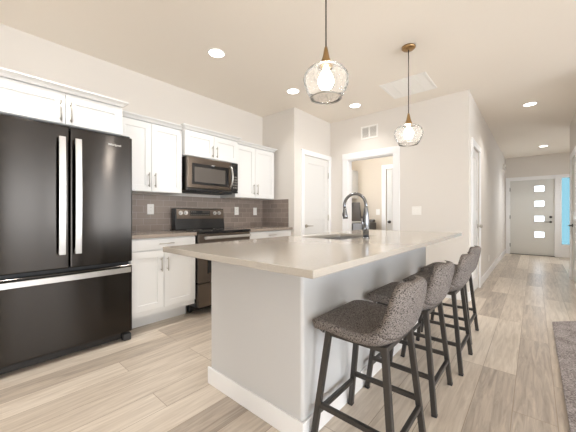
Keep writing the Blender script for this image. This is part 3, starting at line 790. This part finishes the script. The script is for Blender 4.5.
# kitchen-side cabinet fronts of the island
for k in range(3):
    a = BY0 + 0.07 + k * 0.665; bb = a + 0.655
    m = MB(); xf = BX0 - 0.008
    m.box(xf, xf + 0.02, a, bb, 0.14, 0.86, 0.002); m.box(xf - 0.004, xf + 0.002, a, a + 0.06, 0.14, 0.86, 0.001); m.box(xf - 0.004, xf + 0.002, bb - 0.06, bb, 0.14, 0.86, 0.001)
    m.box(xf - 0.004, xf + 0.002, a, bb, 0.80, 0.86, 0.001); m.box(xf - 0.004, xf + 0.002, a, bb, 0.14, 0.20, 0.001)
    m.build('door', 'cabinet', t)
# countertop with the sink cut-out
CX0, CX1, CY0, CY1 = -1.648, -0.566, 0.784, 3.40
SX0, SX1, SY0, SY1 = -1.480, -1.090, 1.87, 2.52
def slab_with_hole(name, mat, z0, z1):
    bm = bmesh.new()
    O = [(CX0, CY0), (CX1, CY0), (CX1, CY1), (CX0, CY1)]; I = [(SX0, SY0), (SX1, SY0), (SX1, SY1), (SX0, SY1)]
    V = {}
    for z in (z0, z1):
        V[z] = ([bm.verts.new((x, y, z)) for x, y in O], [bm.verts.new((x, y, z)) for x, y in I])
    for i in range(4):
        j = (i + 1) % 4
        bm.faces.new((V[z1][0][i], V[z1][0][j], V[z1][1][j], V[z1][1][i]))
        bm.faces.new((V[z0][0][j], V[z0][0][i], V[z0][1][i], V[z0][1][j]))
        bm.faces.new((V[z0][0][i], V[z0][0][j], V[z1][0][j], V[z1][0][i]))
        bm.faces.new((V[z0][1][j], V[z0][1][i], V[z1][1][i], V[z1][1][j]))
    bmesh.ops.recalc_face_normals(bm, faces=bm.faces)
    ed = [e for e in bm.edges if len(e.link_faces) == 2 and e.calc_face_angle() > 1.0]
    bmesh.ops.bevel(bm, geom=ed, offset=0.003, segments=2, affect='EDGES', profile=0.5)
    m = MB(); m._merge(bm); return m.build(name, mat)
tag(slab_with_hole('island_countertop', 'quartz', 0.884, 0.914), 'large beige quartz island countertop overhanging the stools', 'countertop')
# undermount sink
t = thing('sink', ((SX0 + SX1) / 2, (SY0 + SY1) / 2, 0.66), 'undermount stainless sink set into the island countertop', 'sink')
m = MB(); th_ = 0.004; zb = 0.68; e_ = 0.004
xa, xb_, ya, yb = SX0 - e_, SX1 + e_, SY0 - e_, SY1 + e_
m.box(xa - th_, xa, ya - th_, yb + th_, zb, 0.8835); m.box(xb_, xb_ + th_, ya - th_, yb + th_, zb, 0.8835)
m.box(xa, xb_, ya - th_, ya, zb, 0.8835); m.box(xa, xb_, yb, yb + th_, zb, 0.8835); m.box(xa - th_, xb_ + th_, ya - th_, yb + th_, zb - th_, zb)
m.build('basin', 'steel', t)
MB().lathe([(0.045, 0.0), (0.045, 0.003), (0.030, 0.002), (0.0, 0.001)], ((xa + xb_) / 2, (ya + yb) / 2, zb), 24).build('drain', 'steel', t)
# faucet
FX, FYc = -1.026, 2.146
t = thing('faucet', (FX, FYc, 0.914), 'tall gooseneck pull-down faucet in dark chrome on the island', 'faucet')
MB().lathe([(0.0, 0.0), (0.029, 0.0), (0.029, 0.006), (0.024, 0.010), (0.0, 0.010)], (FX, FYc, 0.914), 28).build('base', 'chrome', t)
MB().lathe([(0.0, 0.010), (0.023, 0.010), (0.023, 0.075), (0.026, 0.090), (0.024, 0.16), (0.0165, 0.24), (0.013, 0.255), (0, 0.255)], (FX, FYc, 0.914), 28).build('column', 'chrome', t)
pts = [(FX, FYc, 0.914 + 0.24)]
cz = 0.914 + 0.262; R = 0.098
for i in range(21):
    a = PI * 1.0 * i / 20 * 1.06
    pts.append((FX - R + R * math.cos(a), FYc, cz + R * math.sin(a)))
MB().tube(pts, 0.0125, 14).build('spout', 'chrome', t)
pe = Vector(pts[-1]); dirv = (Vector(pts[-1]) - Vector(pts[-2])).normalized()
sh = MB().tube([pe - dirv * 0.002, pe + dirv * 0.02, pe + dirv * 0.07, pe + dirv * 0.092], [0.014, 0.016, 0.021, 0.020], 18).build('spray_head', 'chrome', t)
bt = pe + dirv * 0.055
MB().box(bt.x - 0.024, bt.x - 0.017, bt.y - 0.006, bt.y + 0.006, bt.z - 0.016, bt.z + 0.016, 0.002).build('button', 'rubber', sh)
h = MB(); h.cyl((FX, FYc - 0.015, 0.990), (FX, FYc - 0.052, 0.990), 0.017, 0.015)
h.tube([(FX, FYc - 0.045, 0.992), (FX - 0.004, FYc - 0.055, 1.03), (FX - 0.006, FYc - 0.062, 1.075)], [0.009, 0.0075, 0.006], 10)
h.build('lever', 'chrome', t)

# ================================================================== bar stools
def shell_pt(u, v):
    """u in -1..1 across, v in 0..1 from the seat's front edge to the top of the back; local coords, back towards +x"""
    prof = [(-0.205, 0.565), (-0.192, 0.597), (-0.13, 0.607), (-0.02, 0.598), (0.09, 0.593), (0.152, 0.609), (0.188, 0.655), (0.205, 0.715), (0.216, 0.770), (0.222, 0.818)]
    x = v * (len(prof) - 1); i = min(int(x), len(prof) - 2); f = x - i
    def cr(k):
        p = [prof[max(0, min(len(prof) - 1, i + d_))] for d_ in (-1, 0, 1, 2)]
        a, b, c, d_ = (q[k] for q in p)
        return 0.5 * (2 * b + (c - a) * f + (2 * a - 5 * b + 4 * c - d_) * f * f + (3 * b - a - 3 * c + d_) * f ** 3)
    px, pz = cr(0), cr(1)
    # half width along the profile with rounded front and top corners
    w = 0.212
    if v < 0.25: w = 0.212 * (0.70 + 0.30 * math.sin(PI / 2 * min(1, v / 0.25)) ** 0.7)
    elif v < 0.62: w = 0.212 + 0.006 * math.sin(PI * (v - 0.25) / 0.37)
    else:
        s_ = (v - 0.62) / 0.38
        w = 0.212 - 0.022 * s_
        if s_ > 0.35: w *= 0.40 + 0.60 * math.sqrt(max(0.0, 1 - ((s_ - 0.35) / 0.65) ** 2.4))
    au = abs(u)
    cup = au ** 2.6
    sv = max(0.0, min(1.0, (v - 0.30) / 0.35)); sv = sv * sv * (3 - 2 * sv)      # 0 on the seat, 1 on the back
    dip = max(0.0, min(1.0, (v - 0.15) / 0.2))
    pz += cup * (0.012 * dip * (1 - sv) + 0.020 * math.sin(PI * max(0.0, min(1.0, (v - 0.38) / 0.42))))
    px -= cup * (0.030 * sv)
    if v < 0.12: px += 0.045 * au ** 2.5 * (1 - v / 0.12)
    return Vector((px, u * w, pz))
def shell_part(name, v0, v1, parent, org, nu=22, nv=26, th=0.058):
    bm = bmesh.new(); top = []; bot = []
    for j in range(nv + 1):
        v = v0 + (v1 - v0) * j / nv; rt = []; rb = []
        for i in range(nu + 1):
            u = -1 + 2 * i / nu
            p = shell_pt(u, v); e = 1e-3
            tv = shell_pt(0, min(1, v + e)) - shell_pt(0, max(0, v - e))
            n = Vector((-tv.z, 0, tv.x)).normalized()
            if v < 0.16: n = n.lerp(Vector((-0.35, 0, 0.94)), 1 - v / 0.16).normalized()
            edge = (1 - abs(u) ** 8) * (1 - (max(0, v - 0.93) / 0.07) ** 2 if v > 0.93 else 1) * (1 - (max(0, 0.06 - v) / 0.06) ** 2 if v < 0.06 else 1)
            t_ = (th if v < 0.5 else th - (th - 0.036) * min(1, (v - 0.5) / 0.2)) * (0.62 + 0.38 * max(0, edge))
            rt.append(bm.verts.new(org + p)); rb.append(bm.verts.new(org + p - n * t_))
        top.append(rt); bot.append(rb)
    def q(*vs):
        f = bm.faces.new(vs); f.smooth = True
    for j in range(nv):
        for i in range(nu):
            q(top[j][i], top[j][i + 1], top[j + 1][i + 1], top[j + 1][i]); q(bot[j][i + 1], bot[j][i], bot[j + 1][i], bot[j + 1][i + 1])
        q(top[j][0], top[j + 1][0], bot[j + 1][0], bot[j][0]); q(top[j + 1][nu], top[j][nu], bot[j][nu], bot[j + 1][nu])
    for i in range(nu):
        q(top[0][i + 1], top[0][i], bot[0][i], bot[0][i + 1]); q(top[nv][i], top[nv][i + 1], bot[nv][i + 1], bot[nv][i])
    m = MB(); m.bm.free(); m.bm = bm
    return m.build(name, 'tweed', parent)
G = 'tweed counter stools along the island'
stool = thing('bar_stool', (-0.620, 1.308, 0), 'grey tweed bar stool nearest the camera, at the near end of the island', 'stool', G)
org = Vector((-0.620, 1.308, 0))
shell_part('seat', 0.0, 0.58, stool, org)
shell_part('backrest', 0.58, 1.0, stool, org)
TOPZ, lw = 0.555, 0.027
top_ = {(sx, sy): org + Vector((sx * 0.135 + 0.015, sy * 0.150, TOPZ)) for sx in (-1, 1) for sy in (-1, 1)}
foot_ = {(-1, -1): org + Vector((-0.190, -0.188, 0)), (-1, 1): org + Vector((-0.190, 0.188, 0)), (1, -1): org + Vector((0.205, -0.193, 0)), (1, 1): org + Vector((0.205, 0.193, 0))}
def on_leg(k, z): return top_[k].lerp(foot_[k], 1 - z / TOPZ)
for k in top_:
    m = MB(); m.bar(top_[k], foot_[k] + (top_[k] - foot_[k]) * 0.022, lw, lw, 0.003); lg = m.build('leg', 'legmetal', stool)
    fm = MB(); fm.bar(foot_[k] + (top_[k] - foot_[k]) * 0.022, foot_[k] + (top_[k] - foot_[k]) * 0.0, lw + 0.001, lw + 0.001, 0.002); fm.build('foot_cap', 'rubber', lg)
m = MB()
for a, c in (((-1, -1), (1, -1)), ((-1, 1), (1, 1)), ((-1, -1), (-1, 1)), ((1, -1), (1, 1))):
    p, q_ = top_[a].copy(), top_[c].copy(); p.z = q_.z = 0.542; m.bar(p, q_, 0.024, 0.024, 0.003)
m.build('seat_frame', 'legmetal', stool)
for a, c, z in (((-1, -1), (1, -1), 0.195), ((-1, 1), (1, 1), 0.195), ((-1, -1), (-1, 1), 0.155), ((1, -1), (1, 1), 0.155)):
    MB().bar(on_leg(a, z), on_leg(c, z), 0.020, 0.024, 0.003).build('stretcher', 'legmetal', stool)
for x, y, lab in ((-0.618, 1.894, 'grey tweed bar stool second from the camera'), (-0.585, 2.448, 'grey tweed bar stool third from the camera'), (-0.618, 3.04, 'grey tweed bar stool farthest from the camera, at the hall end of the island')):
    s2 = copy_thing(stool, (x, y, 0)); s2['label'] = lab

# ================================================================== pendants, downlights, vents
def pendant(y, label):
    x = -0.903
    t = thing('pendant_light', (x, y, 1.75), label, 'pendant light', 'crackled glass pendants over the island')
    MB().lathe([(0.0, H), (0.062, H), (0.062, H - 0.012), (0.050, H - 0.024), (0.012, H - 0.030), (0.0, H - 0.030)], (x, y, 0), 32).build('canopy', 'brass', t)
    MB().cyl((x, y, H - 0.028), (x, y, 2.05), 0.0042, seg=10).build('cord', 'cord', t)
    MB().lathe([(0.0, 2.060), (0.008, 2.060), (0.011, 2.045), (0.020, 2.00), (0.036, 1.958), (0.039, 1.948), (0.0, 1.948)], (x, y, 0), 28).build('socket_cone', 'brass', t)
    th_ = 0.003
    prof = [(0.038, 1.950), (0.070, 1.943), (0.102, 1.928), (0.123, 1.902), (0.130, 1.875), (0.126, 1.848), (0.113, 1.815), (0.098, 1.787), (0.086, 1.768)]
    inner = [(r - th_, z - (th_ if z > 1.88 else 0)) for r, z in reversed(prof)]
    sh = MB().lathe(prof + inner, (x, y, 0), 48, True).build('glass_shade', 'crackle', t)
    MB().lathe([(0.0875 + 0.003 * math.cos(a * PI / 4), 1.7675 + 0.003 * math.sin(a * PI / 4)) for a in range(8)], (x, y, 0), 48, True).build('rim', 'nickel', sh)
    MB().lathe([(0.0, 1.945), (0.014, 1.945), (0.016, 1.928), (0.030, 1.905), (0.043, 1.875), (0.043, 1.852), (0.030, 1.828), (0.0, 1.818)], (x, y, 0), 24).build('bulb', 'bulb', t)
    return t
pendant(1.377, 'nearer crackled glass pendant on a long cord over the island')
pendant(2.791, 'farther crackled glass pendant with brass canopy in view')

def downlight(x, y, label, r=0.072, watts=DOWNLIGHT_W):
    t = thing('recessed_light', (x, y, H), label, 'ceiling light', 'round recessed ceiling lights')
    MB().lathe([(r, H - 0.0), (r + 0.014, H - 0.0), (r + 0.014, H - 0.004), (r, H - 0.006)], (x, y, 0), 36, True).build('trim_ring', 'plate', t)
    MB().lathe([(0.0, H - 0.0015), (r, H - 0.0015), (r, H - 0.004), (0.0, H - 0.004)], (x, y, 0), 36).build('lens', 'lens', t)
    l = bpy.data.lights.new('downlight', 'AREA'); l.shape = 'DISK'; l.size = 0.13; l.energy = watts; l.color = WARM; l.spread = math.radians(118)
    lo = bpy.data.objects.new('downlight', l); COL.objects.link(lo); lo.parent = t; lo.location = (0, 0, -0.008)
    return t
downlight(-2.365, 1.662, 'recessed light in front of the tall wall cabinet, nearest the refrigerator')
downlight(-2.349, 2.816, 'recessed light near the pantry corner, left of the nearer pendant', watts=4.0)
downlight(-1.978, 3.780, 'recessed light near the wall vent by the utility opening', watts=4.0)
downlight(-0.048, 5.370, 'recessed light at the start of the hall', watts=HALL_W)
downlight(0.160, 8.867, 'recessed light in the hall nearest the front door', watts=HALL_W)
for x, y, n in ((-2.36, 0.40, 'unseen recessed light, added over the floor by the refrigerator'), (-2.3, -1.6, 'unseen recessed light, added behind the camera at the left'), (0.6, -1.6, 'unseen recessed light, added behind the camera')):
    downlight(x, y, n)  # extra lamps added out of view to light the room
l = bpy.data.lights.new('utility_lamp', 'AREA'); l.shape = 'DISK'; l.size = 0.3; l.energy = 4.2; l.color = WARM  # lamp out of view, there to light the utility room
t = thing('ceiling_lamp', (-2.0, 5.0, H), 'unseen round flush ceiling lamp that lights the utility room', 'ceiling light')
MB().lathe([(0.0, H), (0.16, H), (0.15, H - 0.03), (0.0, H - 0.05)], (-2.0, 5.0, 0), 32).build('shade', 'lens', t)
lo = bpy.data.objects.new('utility_lamp', l); COL.objects.link(lo); lo.parent = t; lo.location = (0, 0, -0.06)

t = thing('ceiling_vent', (-1.181, 3.65, H), 'large square white return air grille on the ceiling', 'vent', 'white air vents')
vx0, vx1, vy0, vy1 = -1.448, -0.915, 3.388, 3.908
m = MB(); e = 0.028
m.box(vx0, vx1, vy0, vy0 + e, H - 0.010, H, 0.003); m.box(vx0, vx1, vy1 - e, vy1, H - 0.010, H, 0.003); m.box(vx0, vx0 + e, vy0 + e, vy1 - e, H - 0.010, H, 0.003); m.box(vx1 - e, vx1, vy0 + e, vy1 - e, H - 0.010, H, 0.003)
for i in (1, 2, 3):
    c = vx0 + (vx1 - vx0) * i / 4; m.box(c - 0.006, c + 0.006, vy0 + e, vy1 - e, H - 0.009, H, 0.001)
m.build('frame', 'plate', t)
MB().box(vx0 + e, vx1 - e, vy0 + e, vy1 - e, H - 0.002, H).build('backing', 'ventback', t)
m = MB()
for i in range(34):
    y = vy0 + e + 0.006 + (vy1 - vy0 - 2 * e - 0.012) * i / 33; m.bar((vx0 + e, y, H - 0.005), (vx1 - e, y, H - 0.005), 0.010, 0.002, 0, up=(0, 0.5, 1))
m.build('louvres', 'plate', t)
t = thing('wall_vent', (-1.972, YC, 2.30), 'small white vent on the wall above the utility opening', 'vent', 'white air vents')
ux0, ux1, uz0, uz1 = -2.114, -1.830, 2.300, 2.507
m = MB(); e = 0.026; c = (ux0 + ux1) / 2
for b4 in ((ux0, ux1, uz0, uz0 + e), (ux0, ux1, uz1 - e, uz1), (ux0, ux0 + e, uz0 + e, uz1 - e), (ux1 - e, ux1, uz0 + e, uz1 - e), (c - 0.010, c + 0.010, uz0 + e, uz1 - e)):
    m.box(b4[0], b4[1], YC - 0.010, YC, b4[2], b4[3], 0.003)
m.build('frame', 'plate', t)
MB().box(ux0 + e, ux1 - e, YC - 0.002, YC, uz0 + e, uz1 - e).build('backing', 'ventback', t)
m = MB()
for i in range(11):
    z = uz0 + e + 0.008 + (uz1 - uz0 - 2 * e - 0.016) * i / 10; m.bar((ux0 + e, YC - 0.005, z), (ux1 - e, YC - 0.005, z), 0.002, 0.012, 0, up=(0, 1, 0.6))
m.build('louvres', 'plate', t)

# ================================================================== utility room contents
t = thing('washing_machine', (-3.0, 5.45, 0), 'dark grey top-loading washer with raised lid, behind the opening', 'washer')
wx0, wx1, wy0, wy1 = -3.34, -2.76, 5.15, 5.78
MB().box(wx0, wx1, wy0, wy1, 0.015, 0.930, 0.012, 3).build('body', 'graymachine', t)
MB().box(wx0 + 0.002, wx1 - 0.002, wy0 - 0.004, wy1 - 0.12, 0.930, 0.955, 0.008).build('top_rim', 'plate', t)
MB().box(wx0 + 0.02, wx1 - 0.02, wy1 - 0.12, wy1 - 0.01, 0.930, 1.06, 0.02).build('console', 'graymachine', t)
m = MB(); m.bar((-3.05, wy1 - 0.13, 0.955), (-3.05, wy1 - 0.22, 1.36), 0.50, 0.025, 0.008, up=(0, 1, 0)); m.build('lid', 'graymachine', t)
for x in (wx0 + 0.06, wx1 - 0.06):
    for y in (wy0 + 0.06, wy1 - 0.06): MB().cyl((x, y, 0), (x, y, 0.02), 0.025).build('foot', 'rubber', t)
t = thing('dryer', (-2.42, 5.45, 0), 'dark grey dryer beside the washer in the utility room', 'dryer')
t['_o'] = tuple(t.location)
dx0, dx1 = -2.745, -2.53
MB().box(dx0, dx1 , wy0, wy1, 0.015, 0.935, 0.012, 3).build('body', 'graymachine', t)
MB().box(dx0 + 0.01, dx1 - 0.01, wy1 - 0.13, wy1 - 0.01, 0.935, 1.0, 0.02).build('console', 'graymachine', t)
for y in (wy0 + 0.06, wy1 - 0.06): MB().cyl(((dx0 + dx1) / 2, y, 0), ((dx0 + dx1) / 2, y, 0.02), 0.025).build('foot', 'rubber', t)
t = thing('utility_cabinet', (-3.15, YU, 1.45), 'white wall cabinet above the washer in the utility room', 'cabinet')
MB().box(-3.35, -2.965, YU - 0.30, YU - 0.001, 1.46, 2.06, 0.002).build('body', 'cabinet', t)
m = MB(); 
m.box(-3.345, -2.97, YU - 0.318, YU - 0.306, 1.465, 2.055, 0.002)
for b4 in ((-3.345, -3.285, 1.465, 2.055), (-3.03, -2.97, 1.465, 2.055), (-3.285, -3.03, 1.465, 1.525), (-3.285, -3.03, 1.995, 2.055)): m.box(b4[0], b4[1], YU - 0.326, YU - 0.316, b4[2], b4[3], 0.001)
m.build('door', 'cabinet', t)

# ================================================================== rug
t = thing('rug', (0.9, 2.8, 0), 'grey woven rug on the floor at the right edge', 'rug')
poly = [(0.138, 1.2), (2.2, 1.2), (2.2, 4.20), (0.372, 4.20), (0.138, 3.960)]
MB().prism(poly, 0.0005, 0.010, 'z').build('pile', 'rug', t)

# tidy helper properties
for o in bpy.data.objects:
    if '_o' in o: del o['_o']
